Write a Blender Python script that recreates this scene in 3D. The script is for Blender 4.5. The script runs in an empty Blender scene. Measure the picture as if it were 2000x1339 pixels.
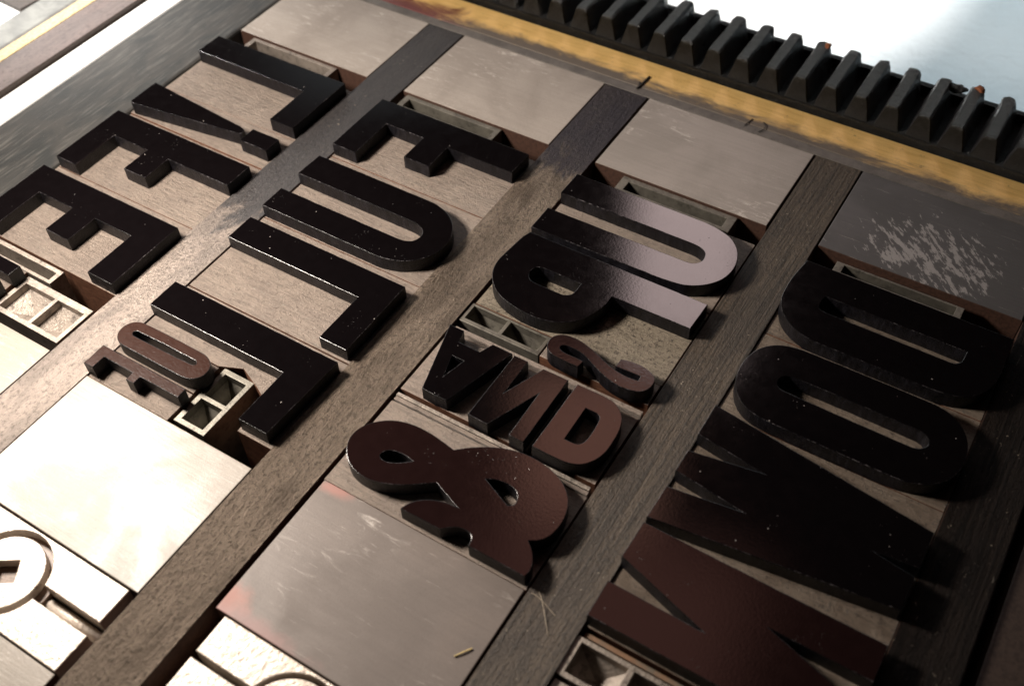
import bpy, bmesh, math, random
from mathutils import Vector, Matrix, noise
random.seed(7)
MM = 0.001
scene = bpy.context.scene
C = scene.collection

# ------------------------------------------------------------------ camera
cam_data = bpy.data.cameras.new('camera')
cam = bpy.data.objects.new('camera', cam_data)
C.objects.link(cam)
R3 = Matrix(((0.84991722, 0.52639801, -0.0233633),
             (-0.38748524, 0.65444685, 0.64927229),
             (0.35706568, -0.54277476, 0.76019711)))
M4 = R3.transposed().to_4x4()
M4.translation = Vector((91.65, -139.23, 214.8)) * MM
cam.matrix_world = M4
cam_data.sensor_width = 36
cam_data.lens = 2064.83 / 2000 * 36
cam_data.clip_start = 0.005
cam_data.clip_end = 20
cam_data.dof.use_dof = True
cam_data.dof.focus_distance = 0.262
cam_data.dof.aperture_fstop = 17
scene.camera = cam

# ------------------------------------------------------------------ world: a dim room, with bright patches added to give the sheens
world = bpy.data.worlds.new('World')
scene.world = world
world.use_nodes = True
wt = world.node_tree
wt.nodes.clear()
def wn(t, **k):
    n = wt.nodes.new(t)
    for a, b in k.items(): setattr(n, a, b)
    return n
def wmath(op, a, b=None, c=None):
    n = wn('ShaderNodeMath', operation=op)
    for i, v in enumerate((a, b, c)):
        if v is None: continue
        if isinstance(v, (int, float)): n.inputs[i].default_value = v
        else: wt.links.new(v, n.inputs[i])
    return n.outputs[0]
wtc = wn('ShaderNodeTexCoord')
wsep = wn('ShaderNodeSeparateXYZ')
wt.links.new(wtc.outputs['Generated'], wsep.inputs[0])
az = wmath('MULTIPLY', wmath('ARCTAN2', wsep.outputs[0], wsep.outputs[1]), 57.2958)
el = wmath('MULTIPLY', wmath('ARCSINE', wsep.outputs[2]), 57.2958)
def band(x, lo, hi, soft):
    def ss(v, a, b):
        n = wn('ShaderNodeMapRange', interpolation_type='SMOOTHSTEP')
        wt.links.new(v, n.inputs[0])
        n.inputs[1].default_value = a; n.inputs[2].default_value = b
        n.inputs[3].default_value = 0; n.inputs[4].default_value = 1
        return n.outputs[0]
    return wmath('MULTIPLY', ss(x, lo - soft, lo + soft),
                 wmath('SUBTRACT', 1, ss(x, hi - soft, hi + soft)))
def wcol(mask, col):
    n = wn('ShaderNodeVectorMath', operation='SCALE')
    n.inputs[0].default_value = col
    wt.links.new(mask, n.inputs['Scale'])
    return n.outputs[0]
def wadd(a, b):
    n = wn('ShaderNodeVectorMath', operation='ADD')
    wt.links.new(a, n.inputs[0]); wt.links.new(b, n.inputs[1])
    return n.outputs[0]
pink = wcol(wmath('MULTIPLY', band(az, -24.0, -15.5, 1.6), band(el, 37, 49.5, 1.6)), (6.4, 4.95, 4.8))
brown = wadd(wcol(wmath('MULTIPLY', band(az, -38, -8, 5), band(el, 59.5, 74, 2.5)), (.62, .27, .215)),
             wcol(wmath('MULTIPLY', band(az, -33, -19.5, 2.5), band(el, 51, 59, 1.5)), (1.75, .84, .62)))
grey = wadd(wcol(wmath('MULTIPLY', band(az, -45, 4, 6), band(el, 4, 35.5, 2)), (.50, .56, .58)),
            wcol(wmath('MULTIPLY', band(az, -72, -36, 3), band(el, 16, 29, 1.0)), (2.4, 2.3, 2.2)))
base = wcol(band(el, -95, 95, 2), (.0035, .0032, .0035))
bg = wn('ShaderNodeBackground')
wt.links.new(wadd(wadd(pink, brown), wadd(grey, base)), bg.inputs[0])
bg.inputs[1].default_value = 1
wo = wn('ShaderNodeOutputWorld')
wt.links.new(bg.outputs[0], wo.inputs[0])

# ------------------------------------------------------------------ lamps
def aim(o, loc, tgt):
    o.location = Vector(loc) * MM
    o.rotation_euler = (Vector(tgt) - Vector(loc)).to_track_quat('-Z', 'Y').to_euler()
ld = bpy.data.lights.new('desk_lamp', 'AREA')
ld.shape = 'DISK'; ld.size = 0.040; ld.energy = .82; ld.color = (1.0, .90, .80)
lo = bpy.data.objects.new('desk_lamp', ld); C.objects.link(lo)
aim(lo, (-140, -52, 140), (-20, -20, 19))
def spot(name, loc, tgt, energy, col, deg, blend, rad=0.01):
    d = bpy.data.lights.new(name, 'SPOT'); d.energy = energy; d.color = col
    d.spot_size = math.radians(deg); d.spot_blend = blend; d.shadow_soft_size = rad
    o = bpy.data.objects.new(name, d); C.objects.link(o); aim(o, loc, tgt)
spot('backdrop_fill_white', (-92, 900, 400), (-92, 376, -40), 60, (1, .99, .96), 20, .06, .02)  # added spot with no seen source; whitens the table behind the rack
spot('backdrop_fill_cool', (60, 900, 400), (60, 376, -40), 15, (.66, .90, 1.0), 20, .3, .03)  # second added spot; gives the right of the table its cool tint

spot('side_fill', (-400, 60, 330), (-222, 62, 19), 19, (1, .97, .93), 23, 1.0, .03)  # added spot; brightens the white rail and paper at the left

scene.view_settings.view_transform = 'Standard'
scene.view_settings.look = 'None'
scene.view_settings.exposure = 0
scene.view_settings.gamma = 1
scene.render.engine = 'CYCLES'

# ------------------------------------------------------------------ materials
class G:
    """small node-graph helper; coordinates are millimetres"""
    def __init__(s, name):
        s.m = bpy.data.materials.new(name); s.m.use_nodes = True
        s.t = s.m.node_tree; s.t.nodes.clear()
        s.out = s.n('ShaderNodeOutputMaterial')
        s.b = s.n('ShaderNodeBsdfPrincipled')
        s.l(s.b.outputs[0], s.out.inputs[0])
        tc = s.n('ShaderNodeTexCoord'); oi = s.n('ShaderNodeObjectInfo')
        mp = s.n('ShaderNodeVectorMath', operation='MULTIPLY_ADD')
        s.l(tc.outputs['Object'], mp.inputs[0]); mp.inputs[1].default_value = (1000,) * 3
        cm = s.n('ShaderNodeCombineXYZ')
        r = s.math('MULTIPLY', oi.outputs['Random'], 400)
        for i in range(3): s.l(r, cm.inputs[i])
        s.l(cm.outputs[0], mp.inputs[2])
        s.co = mp.outputs[0]
        mm = s.n('ShaderNodeVectorMath', operation='MULTIPLY')
        s.l(tc.outputs['Object'], mm.inputs[0]); mm.inputs[1].default_value = (1000,) * 3
        s.raw = mm.outputs[0]
    def n(s, t, **k):
        x = s.t.nodes.new(t)
        for a, b in k.items(): setattr(x, a, b)
        return x
    def l(s, a, b): s.t.links.new(a, b)
    def put(s, sock, v):
        if isinstance(v, (int, float)): sock.default_value = v
        elif isinstance(v, tuple): sock.default_value = v if len(v) == 4 or sock.type == 'VECTOR' else v + (1,)
        else: s.l(v, sock)
    def math(s, op, a, b=None, c=None):
        x = s.n('ShaderNodeMath', operation=op)
        for i, v in enumerate((a, b, c)):
            if v is not None: s.put(x.inputs[i], v)
        return x.outputs[0]
    def vec(s, sc, co=None):
        x = s.n('ShaderNodeVectorMath', operation='MULTIPLY')
        s.l(co or s.co, x.inputs[0]); x.inputs[1].default_value = sc
        return x.outputs[0]
    def noise(s, sc, detail=4, rough=.55, dist=0, raw=False):
        x = s.n('ShaderNodeTexNoise')
        if isinstance(sc, (int, float)): sc = (sc,) * 3
        s.l(s.vec(sc, s.raw if raw else None), x.inputs['Vector'])
        x.inputs['Scale'].default_value = 1; x.inputs['Detail'].default_value = detail
        x.inputs['Roughness'].default_value = rough; x.inputs['Distortion'].default_value = dist
        return x.outputs[0]
    def voro(s, sc, feature='F1'):
        x = s.n('ShaderNodeTexVoronoi', feature=feature)
        if isinstance(sc, (int, float)): sc = (sc,) * 3
        s.l(s.vec(sc), x.inputs['Vector']); x.inputs['Scale'].default_value = 1
        return x.outputs[0]
    def ramp(s, v, lo, hi, a=0., b=1.):
        x = s.n('ShaderNodeMapRange', interpolation_type='SMOOTHSTEP')
        s.l(v, x.inputs[0])
        for i, q in enumerate((lo, hi, a, b)): x.inputs[i + 1].default_value = q
        return x.outputs[0]
    def mix(s, f, a, b):
        x = s.n('ShaderNodeMix', data_type='RGBA')
        s.put(x.inputs[0], f); s.put(x.inputs[6], a); s.put(x.inputs[7], b)
        return x.outputs[2]
    def bump(s, h, strength, dist, prev=None):
        x = s.n('ShaderNodeBump')
        s.put(x.inputs['Strength'], strength); x.inputs['Distance'].default_value = dist * MM
        s.l(h, x.inputs['Height'])
        if prev is not None: s.l(prev, x.inputs['Normal'])
        return x.outputs[0]
    def sep(s):
        x = s.n('ShaderNodeSeparateXYZ'); s.l(s.raw, x.inputs[0]); return x.outputs
    def done(s, col, rough, normal=None, metal=0., spec=.5, coat=0.):
        s.put(s.b.inputs['Base Color'], col); s.put(s.b.inputs['Roughness'], rough)
        s.put(s.b.inputs['Metallic'], metal); s.b.inputs['Specular IOR Level'].default_value = spec
        s.b.inputs['Coat Weight'].default_value = coat
        s.b.inputs['Coat Roughness'].default_value = .08
        if normal is not None: s.l(normal, s.b.inputs['Normal'])
        return s.m

def m_furniture(name, a, b, stain=None, chips=False, grain=(.05, 1.1, .5), rough=.42, speck=.35, gmix=.28, scf=.6):
    g = G(name)
    big = g.ramp(g.noise(.045, 5, .6, .6), .35, .68)
    gr = g.noise(grain, 5, .65, .3)
    col = g.mix(big, a, b)
    col = g.mix(g.math('MULTIPLY', g.ramp(gr, .38, .72), gmix), col, tuple(x * .62 for x in a))
    sc = g.ramp(g.noise((grain[0] * 1.6, grain[1] * 2.2, 1), 3, .7, .8), .66, .74)
    col = g.mix(g.math('MULTIPLY', sc, .35), col, (.62, .56, .50))
    scuff = g.math('MULTIPLY', g.ramp(g.noise((.10, .42, 1), 6, .75, 1.6), .52, .70), g.ramp(g.noise(.035, 3), .45, .62))
    col = g.mix(g.math('MULTIPLY', scuff, scf), col, (.72, .66, .60))
    fine = g.noise(2.6, 3, .7)
    col = g.mix(g.math('MULTIPLY', g.ramp(fine, .5, .66), speck), col, tuple(x * .5 for x in a))
    for (cx, cy, rx, ry, sc_col) in stain or ():
        X, Y, Z = g.sep()
        dx = g.math('DIVIDE', g.math('SUBTRACT', X, cx), rx); dy = g.math('DIVIDE', g.math('SUBTRACT', Y, cy), ry)
        d = g.math('SQRT', g.math('ADD', g.math('MULTIPLY', dx, dx), g.math('MULTIPLY', dy, dy)))
        d = g.math('ADD', d, g.math('MULTIPLY', g.math('SUBTRACT', g.noise(.22, 4), .5), 1.7))
        col = g.mix(g.math('MULTIPLY', g.ramp(d, .2, 1.2, 1, 0), .75), col, sc_col)
    if chips:
        X, Y, Z = g.sep()
        dx = g.math('DIVIDE', g.math('SUBTRACT', X, 26), 17); dy = g.math('DIVIDE', g.math('SUBTRACT', Y, 11), 12)
        d = g.math('ADD', g.math('MULTIPLY', dx, dx), g.math('MULTIPLY', dy, dy))
        reg = g.ramp(d, .1, 2.2, .12, -.06)
        cb = g.n('ShaderNodeCombineXYZ')
        g.l(g.math('ADD', X, Y), cb.inputs[0]); g.l(g.math('MULTIPLY', g.math('SUBTRACT', X, Y), .30), cb.inputs[1])
        nz = g.n('ShaderNodeTexNoise'); g.l(cb.outputs[0], nz.inputs['Vector'])
        nz.inputs['Scale'].default_value = .42; nz.inputs['Detail'].default_value = 5; nz.inputs['Roughness'].default_value = .68
        ch = g.math('ADD', nz.outputs[0], reg)
        col = g.mix(g.math('MULTIPLY', g.ramp(ch, .60, .66), .8), col, (.30, .28, .27))
    h = g.math('ADD', g.math('MULTIPLY', gr, .6), g.math('MULTIPLY', fine, .5))
    nr = g.bump(h, .35, .18)
    ro = g.math('ADD', rough - .08, g.math('MULTIPLY', big, .16))
    return g.done(col, ro, nr, spec=.55)

def m_reglet(name, a, b, grain=(1.3, .035, .6), bumps=.6, rough=.38, lines=.5, spark=0., bd=.3, glint=0., marks=()):
    g = G(name)
    big = g.ramp(g.noise((.11, .035, .1), 5, .65, .8), .35, .66)
    gr = g.noise(grain, 6, .65, .35)
    fine = g.noise((1.0, .7, 1.0), 5, .8)
    col = g.mix(big, a, b)
    col = g.mix(g.math('MULTIPLY', g.ramp(gr, .46, .62), lines), col, tuple(x * .3 for x in a))
    col = g.mix(g.math('MULTIPLY', g.ramp(fine, .50, .62), .6), col, tuple(x * .3 for x in b))
    X, Y, Z = g.sep()
    wob = g.math('MULTIPLY', g.math('SUBTRACT', g.noise((.16, .06, .1), 5, .7, .5), .5), 60)
    for (y0, y1, c_) in marks:      # dried ink wiped over a stretch of the strip
        yy = g.math('ADD', Y, wob)
        m = g.math('MULTIPLY', g.ramp(yy, y0 - 6, y0 + 6), g.ramp(yy, y1 - 6, y1 + 6, 1, 0))
        col = g.mix(g.math('MULTIPLY', m, .85), col, c_)
    scr = g.ramp(g.noise((2.2, .12, 1), 4, .7, .6), .67, .72)
    col = g.mix(g.math('MULTIPLY', scr, .35), col, (.36, .32, .27))
    dust = g.ramp(g.noise((1.0, .8, 2), 3, .8), .66, .70)
    dm = g.math('MULTIPLY', dust, g.ramp(g.noise(.09, 3), .42, .6))
    col = g.mix(g.math('MULTIPLY', dm, .75), col, (.52, .44, .34))
    h = g.math('ADD', g.math('MULTIPLY', gr, .8), g.math('MULTIPLY', fine, 1.1))
    nr = g.bump(h, bumps, bd)
    return g.done(col, g.math('ADD', rough, g.math('MULTIPLY', big, .12)), nr, spec=.6 + spark, metal=glint)

def m_floor(name, a, b, rough=.36, pit=.6, pits=.56):
    g = G(name)
    big = g.ramp(g.noise(.13, 5, .65, .6), .35, .65)
    gr = g.noise((.16, 1.5, 1), 6, .72, .5)
    fine = g.noise((.85, 1.0, 1), 6, .88, .4)
    col = g.mix(big, a, b)
    col = g.mix(g.math('MULTIPLY', g.ramp(gr, .47, .60), .40), col, tuple(x * .40 for x in a))
    col = g.mix(g.math('MULTIPLY', g.ramp(fine, pits, pits + .06), pit), col, (.060, .043, .033))
    lt = g.ramp(g.noise((.9, 1.4, 1), 5, .85), .60, .66)
    col = g.mix(g.math('MULTIPLY', lt, .6), col, tuple(min(x * 1.7, .75) for x in a))
    nr = g.bump(g.math('ADD', gr, g.math('MULTIPLY', fine, 1.5)), 1.0, 1.5)
    return g.done(col, g.math('ADD', rough, g.math('MULTIPLY', big, .2)), nr, spec=.8)

def m_ink(name, col=(.0022, .0016, .0018), rough=.045, bumpy=.05, spec=.5):
    g = G(name)
    fine = g.noise(1.5, 3, .6); mid = g.noise(.35, 3)
    sp = g.voro(.31)
    specks = g.math('MULTIPLY', g.ramp(sp, .035, .06, 1, 0), g.ramp(g.noise(.41, 2), .52, .56))
    lint = g.math('MULTIPLY', g.ramp(g.noise((.7, 2.6, 1), 2, .5, 2.), .80, .82), .6)
    tiny = g.math('MULTIPLY', g.math('MULTIPLY', g.ramp(g.noise(1.9, 2, .6), .70, .74), g.ramp(g.noise(.12, 3), .58, .70)), .7)
    f = g.math('MAXIMUM', g.math('MAXIMUM', specks, lint), tiny)
    c = g.mix(f, g.mix(mid, col, tuple(x * 1.5 for x in col)), (.30, .27, .25))
    nr = g.bump(fine, bumpy, .12)
    nr = g.bump(f, .4, .15, nr)
    ro = g.math('ADD', rough, g.math('MULTIPLY', mid, .07))
    return g.done(c, ro, nr, spec=spec)

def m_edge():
    g = G('ink_edge_highlight')
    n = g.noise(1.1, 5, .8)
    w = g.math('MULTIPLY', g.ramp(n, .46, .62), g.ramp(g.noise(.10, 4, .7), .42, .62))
    c = g.mix(w, (.004, .0035, .004), (.12, .11, .115))  # pale flecks paint in the highlight along the letter edges
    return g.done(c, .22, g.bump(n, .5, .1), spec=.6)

def m_wall():
    g = G('inked_side')
    gr = g.noise((.9, .9, .25), 5, .7); fine = g.noise(2.4, 3, .7)
    c = g.mix(g.ramp(gr, .4, .7), (.0035, .003, .004), (.014, .013, .017))
    return g.done(c, .38, g.bump(g.math('ADD', gr, fine), .7, .35), spec=.35)

def m_body():
    g = G('type_end_grain')
    gr = g.noise((.5, .5, 1.4), 5, .65, .4)
    X = g.noise((.9, .9, .2), 4, .7)
    c = g.mix(g.ramp(gr, .35, .68), (.12, .050, .028), (.20, .095, .055))
    c = g.mix(g.math('MULTIPLY', g.ramp(X, .45, .65), .5), c, (.07, .035, .022))
    return g.done(c, .5, g.bump(gr, .5, .2))

def m_metal(name, a, b, rough=.42, metal=.55, bumpd=.12, bs=.5, grime=.4, sc=.5):
    g = G(name)
    big = g.ramp(g.noise(.16, 5, .65, .5), .35, .68)
    fine = g.noise(1.6, 4, .7)
    c = g.mix(big, a, b)
    c = g.mix(g.math('MULTIPLY', g.ramp(g.noise(sc, 6, .75, .4), .5, .68), grime), c, (.035, .03, .026))
    return g.done(c, g.math('ADD', rough, g.math('MULTIPLY', fine, .15)), g.bump(fine, bs, bumpd), metal=metal)

def m_cast():
    g = G('cast_steel')
    fine = g.noise(.9, 5, .7, .8); v = g.voro((1.0, .8, 1))
    big = g.ramp(g.noise(.09, 4), .35, .65)
    c = g.mix(big, (.60, .53, .46), (.50, .43, .36))
    rust = g.math('MULTIPLY', g.ramp(g.noise(.55, 6, .75, 1.2), .58, .64), .55)
    c = g.mix(rust, c, (.16, .09, .05))
    h = g.math('ADD', fine, g.math('MULTIPLY', v, .5))
    return g.done(c, .36, g.bump(h, .55, .30), metal=.35, spec=.6)

def m_steelbar():
    g = G('blackened_steel')
    lo = g.noise((.12, .06, .1), 6, .7, 1.0); st = g.noise((1.4, .08, 1), 5, .6)
    fine = g.noise(1.3, 4, .75)
    c = g.mix(g.ramp(lo, .36, .64), (.026, .027, .026), (.046, .043, .039))
    c = g.mix(g.math('MULTIPLY', g.ramp(st, .5, .7), .35), c, (.20, .19, .17))
    c = g.mix(g.math('MULTIPLY', g.ramp(fine, .66, .74), .5), c, (.35, .32, .28))
    return g.done(c, g.math('ADD', .34, g.math('MULTIPLY', lo, .3)), g.bump(g.math('ADD', fine, st), .35, .12), metal=.25)

def m_brass():
    g = G('worn_brass')
    X, Y, Z = g.sep()
    n1 = g.noise((.06, .16, .1), 6, .7, .6, raw=True); n2 = g.noise((.10, 1.1, .5), 6, .7, .3)
    c = g.mix(g.ramp(n2, .38, .7), (.92, .61, .23), (.76, .48, .16))
    c = g.mix(g.math('MULTIPLY', g.ramp(g.noise(.35, 6, .85), .60, .68), .7), c, (.11, .075, .045))
    # grime creeping in from the forme side of the strip
    e = g.math('ADD', Y, g.math('MULTIPLY', g.math('SUBTRACT', n1, .5), 15))
    e = g.math('ADD', e, g.math('MULTIPLY', g.math('SUBTRACT', n2, .5), 4))
    c = g.mix(g.ramp(e, 1.0, 6.5, .97, 0), c, (.115, .10, .088))
    # red printing ink smeared near the far end
    rx = g.math('ADD', X, g.math('MULTIPLY', n1, 20))
    red = g.math('MULTIPLY', g.ramp(rx, -88, -70, .85, 0), g.ramp(e, 4, 8.5, 1, 0))
    c = g.mix(red, c, (.15, .035, .035))
    nr = g.bump(g.math('ADD', n2, g.noise(2, 4, .7)), .5, .2)
    return g.done(c, g.ramp(e, 2, 7, .5, .36), nr, metal=.15, spec=.5)

def m_grease(tip_highlights=False):
    g = G('greasy_iron')
    lumps = g.noise(.7, 6, .75, .7); fine = g.noise(2.5, 4, .75)
    c = g.mix(g.ramp(lumps, .4, .7), (.004, .0043, .0047), (.024, .025, .026))
    c = g.mix(g.math('MULTIPLY', g.ramp(g.noise(.8, 6, .85, .6), .60, .66), .6), c, (.20, .20, .19))
    if tip_highlights:        # dusty tips of the teeth, with highlights painted on tops and front edges
        X, Y, Z = g.sep()
        t = g.ramp(g.math('ADD', Z, g.math('MULTIPLY', g.math('SUBTRACT', g.noise(.6, 5, .8), .5), 3)), 6.6, 8.0)
        c = g.mix(g.math('MULTIPLY', t, .85), c, (.095, .105, .108))
        f = g.ramp(g.math('ADD', Y, g.math('MULTIPLY', g.noise(1.0, 4), 1.2)), .6, 1.3, 1, 0)
        c = g.mix(g.math('MULTIPLY', g.math('MULTIPLY', t, f), .7), c, (.42, .42, .40))
        c = g.mix(g.math('MULTIPLY', g.ramp(Y, .15, .45, 1, 0), .6), c, (.075, .07, .064))
    return g.done(c, .29, g.bump(g.math('ADD', lumps, g.math('MULTIPLY', fine, .7)), 1.0, 1.8), spec=.8)

def m_white(name, col, rough=.55, sc=.03, bd=2.5, bs=.7):
    g = G(name)
    n = g.noise(sc, 6, .62, .9); v = g.noise(sc * 3.5, 4, .6, 1.5)
    return g.done(g.mix(n, col, tuple(x * .93 for x in col)), rough, g.bump(g.math('ADD', n, g.math('MULTIPLY', v, .35)), bs, bd))

def m_plain(name, col, rough=.6, metal=0., emi=None):
    g = G(name)
    n = g.noise(1.2, 4, .7)
    return g.done(g.mix(g.ramp(n, .4, .65), col, tuple(x * .6 for x in col)), rough, g.bump(n, .4, .15), metal=metal)

FURN_A = m_furniture('pale_furniture', (.34, .295, .255), (.27, .232, .20))
FURN_ST = m_furniture('grey_furniture', (.180, .148, .128), (.145, .118, .102), rough=.56, stain=[(.5, 2, 5.5, 6.5, (.36, .145, .11)), (9, 0, 16, 3, (.29, .16, .145)), (3, 34.5, 5, 2.0, (.34, .15, .12))], speck=.25)
FURN_HOT = m_furniture('bare_furniture', (.27, .23, .19), (.23, .20, .16), grain=(.06, 1.4, .5))  # tan wood, slightly finer grain than the pale blocks
FURN_DK = m_furniture('painted_furniture', (.062, .058, .056), (.055, .052, .050), chips=True, rough=.40, speck=.1, scf=0.)
REG_TAN = m_reglet('reglet_tan', (.30, .25, .215), (.19, .16, .14), grain=(.7, .10, .6), bumps=.7, bd=.6, rough=.38, lines=.2, glint=.6, marks=[(150, 400, (.050, .050, .054))])
REG_DUST = m_reglet('reglet_dusty', (.40, .315, .245), (.18, .14, .108), grain=(.9, .14, .6), bumps=1., bd=1.3, rough=.36, lines=.2, spark=.2, glint=.86, marks=[(212, 262, (.050, .046, .062))])
REG_GRAIN = m_reglet('reglet_grained', (.100, .073, .050), (.064, .047, .034), bumps=1., bd=.6, rough=.48, lines=.8)
REG_BLACK = m_reglet('reglet_black', (.013, .009, .0075), (.020, .014, .011), bumps=1., bd=.9, rough=.46, lines=.8, spark=-.5, grain=(1.6, .05, .6))
FLOOR = m_floor('routed_wood', (.56, .455, .38), (.44, .35, .29))
FLOOR_D = m_floor('routed_wood_dark', (.25, .185, .135), (.34, .26, .19), pit=.8, pits=.53)
FLOOR_G = m_floor('routed_wood_pitted', (.40, .335, .25), (.44, .36, .265), pit=.95, pits=.52)
INK = m_ink('black_ink')
INK_R = m_ink('red_black_ink', (.0085, .0038, .0036), .06, .09)
INK_B = m_ink('dry_brown_ink', (.022, .0085, .0055), .24, .45, .15)
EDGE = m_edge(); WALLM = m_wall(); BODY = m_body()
DARKB = m_plain('shaded_side', (.060, .028, .018), .6)  # side colour darkened to put the shade of the gaps in
LEAD = m_metal('type_metal', (.36, .31, .265), (.24, .205, .175), grime=.7, bs=.8, bumpd=.3)
LEAD_D = m_metal('type_metal_dark', (.19, .175, .145), (.12, .11, .092), grime=.6)
CAST = m_cast(); STEELBAR = m_steelbar(); BRASS = m_brass(); GREASE = m_grease()
TABLE = m_white('white_painted_plaster', (.80, .80, .80), .6, .12, .9, .55)
PAPER = m_white('white_enamel', (.86, .85, .83), .4, .1, .2, .3)
BED = m_plain('bed_iron', (.02, .018, .017), .5)
DARKW = m_plain('dark_wood', (.05, .034, .026), .5)
BROWNW = m_reglet('brown_rail', (.155, .115, .105), (.115, .088, .08), bumps=.4, lines=.4)
GOLDP = m_plain('gold_strip', (.70, .52, .27), .45, .2)
GREYP = m_metal('grey_steel', (.20, .20, .19), (.28, .28, .26), rough=.3, grime=.1)
RUSTY = m_plain('oily_brown_steel', (.17, .11, .075), .45)
RUST = m_plain('rust', (.30, .10, .04), .8)

# ------------------------------------------------------------------ geometry helpers
def link(name, me, mats, parent=None, origin=(0, 0, 0)):
    o = bpy.data.objects.new(name, me); C.objects.link(o)
    for m in mats: me.materials.append(m)
    if parent is not None: o.parent = parent
    else: o.location = Vector(origin) * MM
    return o
def empty(name, loc):
    o = bpy.data.objects.new(name, None); C.objects.link(o); o.location = Vector(loc) * MM
    o.empty_display_size = .005
    return o
def tag(o, label, cat, group=None, kind=None):
    if kind: o['kind'] = kind
    if label: o['label'] = label
    if cat: o['category'] = cat
    if group: o['group'] = group
    return o
def smooth(pts, closed=True, sub=5):
    """points flagged with a third value are rounded by a Catmull-Rom pass, the rest stay corners"""
    out = []; n = len(pts)
    for i in range(n):
        p0, p1, p2, p3 = pts[i - 1], pts[i], pts[(i + 1) % n], pts[(i + 2) % n]
        out.append((p1[0], p1[1]))
        c1, c2 = len(p1) > 2, len(p2) > 2
        if not (c1 or c2): continue
        a = Vector(p0[:2]) if c1 else Vector(p1[:2]) * 1.0 - (Vector(p2[:2]) - Vector(p1[:2])) * .5
        b, c = Vector(p1[:2]), Vector(p2[:2])
        d = Vector(p3[:2]) if c2 else c + (c - b) * .5
        # limit overlong tangents so a straight run stays straight
        L = (c - b).length
        ta = (c - a) * .5; td = (d - b) * .5
        if ta.length > L: ta = ta.normalized() * L
        if td.length > L: td = td.normalized() * L
        for k in range(1, sub):
            t = k / sub
            h = (2*t**3 - 3*t**2 + 1) * b + (t**3 - 2*t**2 + t) * ta + (-2*t**3 + 3*t**2) * c + (t**3 - t**2) * td
            out.append((h.x, h.y))
    return out
def roughen(lp, amp):
    # split long straight runs and shift the points a little: worn, hand-cut edges
    out = []
    for i, p in enumerate(lp):
        q = lp[(i + 1) % len(lp)]
        a, b = Vector(p[:2]), Vector(q[:2]); d = b - a; L = d.length
        n = max(1, int(L / 1.7)); nrm = Vector((-d.y, d.x)) / max(L, 1e-6)
        for k in range(n):
            t = k / n
            if k: t += random.uniform(-.25, .25) / n
            off = (noise.noise(Vector((a.x + d.x * t, a.y + d.y * t, 3.1)) * .9) * amp * 1.6 + random.gauss(0, amp * .45)) if k else 0
            if k and random.random() < .03: off -= amp * 2.5 * random.random()
            w = a + d * t + nrm * off
            out.append((w.x, w.y))
    return out
def plate(loops, z0, z1, bev=.12, org=(0, 0), jitter=0., segs=2):
    """solid plate cut to 2D loops (first outer, then holes), edges bevelled; mm in, metres out"""
    cu = bpy.data.curves.new('outline', 'CURVE'); cu.dimensions = '2D'; cu.fill_mode = 'BOTH'
    for lp in loops:
        if jitter: lp = roughen(lp, jitter)
        sp = cu.splines.new('POLY'); sp.points.add(len(lp) - 1); sp.use_cyclic_u = True
        for q, p in zip(sp.points, lp):
            q.co = (p[0] - org[0], p[1] - org[1], 0, 1)
    cu.extrude = (z1 - z0) / 2 - bev; cu.bevel_depth = bev; cu.bevel_resolution = segs - 1; cu.offset = -bev
    o = bpy.data.objects.new('outline', cu); C.objects.link(o)
    dg = bpy.context.evaluated_depsgraph_get()
    me = bpy.data.meshes.new_from_object(o.evaluated_get(dg))
    bpy.data.objects.remove(o); bpy.data.curves.remove(cu)
    me.materials.clear()
    bm = bmesh.new(); bm.from_mesh(me)
    bmesh.ops.remove_doubles(bm, verts=bm.verts, dist=.002)
    bmesh.ops.recalc_face_normals(bm, faces=bm.faces)
    zc = (z0 + z1) / 2
    for v in bm.verts: v.co = Vector((v.co.x, v.co.y, v.co.z + zc)) * MM
    for f in bm.faces: f.smooth = False
    bm.to_mesh(me); bm.free(); me.update()
    return me
def set_top_material(me, zmin, top=0, side=1, edge=None):
    if edge is not None:
        for p in me.polygons:
            p.material_index = top if p.normal.z > .97 and p.center.z > zmin * MM else edge if p.normal.z > .25 and p.center.z > zmin * MM - .0002 else side
        return
    for p in me.polygons:
        p.material_index = top if (p.normal.z > .45 and p.center.z > zmin * MM) else side
def rect(u0, u1, v0, v1, wob=.0):
    r = lambda: random.uniform(-wob, wob)
    return [(u0 + r(), v0 + r()), (u1 + r(), v0 + r()), (u1 + r(), v1 + r()), (u0 + r(), v1 + r())]
def slab(name, u0, u1, v0, v1, z0, z1, mats, label=None, cat=None, group=None, kind=None, bev=.2, wob=.08, parent=None, porg=(0, 0, 0)):
    """box-like piece of furniture; top gets mats[0], sides mats[-1]"""
    org = (u0, v0) if parent is None else porg[:2]
    zb = z0 if parent is None else porg[2]
    me = plate([rect(u0, u1, v0, v1, wob)], z0 - zb, z1 - zb, bev, org)
    if len(mats) > 1: set_top_material(me, z1 - zb - .5)
    o = link(name, me, mats, parent, (u0, v0, z0))
    return tag(o, label, cat, group, kind)

ZF, ZB, ZT = 19.8, 19.2, 23.3      # furniture top, type shoulder, type face
# ------------------------------------------------------------------ the setting
slab('table_top', -1500, 1800, -900, 2200, -60, -40, [TABLE], kind='structure', bev=.5, wob=0)
slab('press_bed', -300, 260, -190, 143.2, -39.9, -.05, [BED], kind='structure', bev=1, wob=0)

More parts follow.
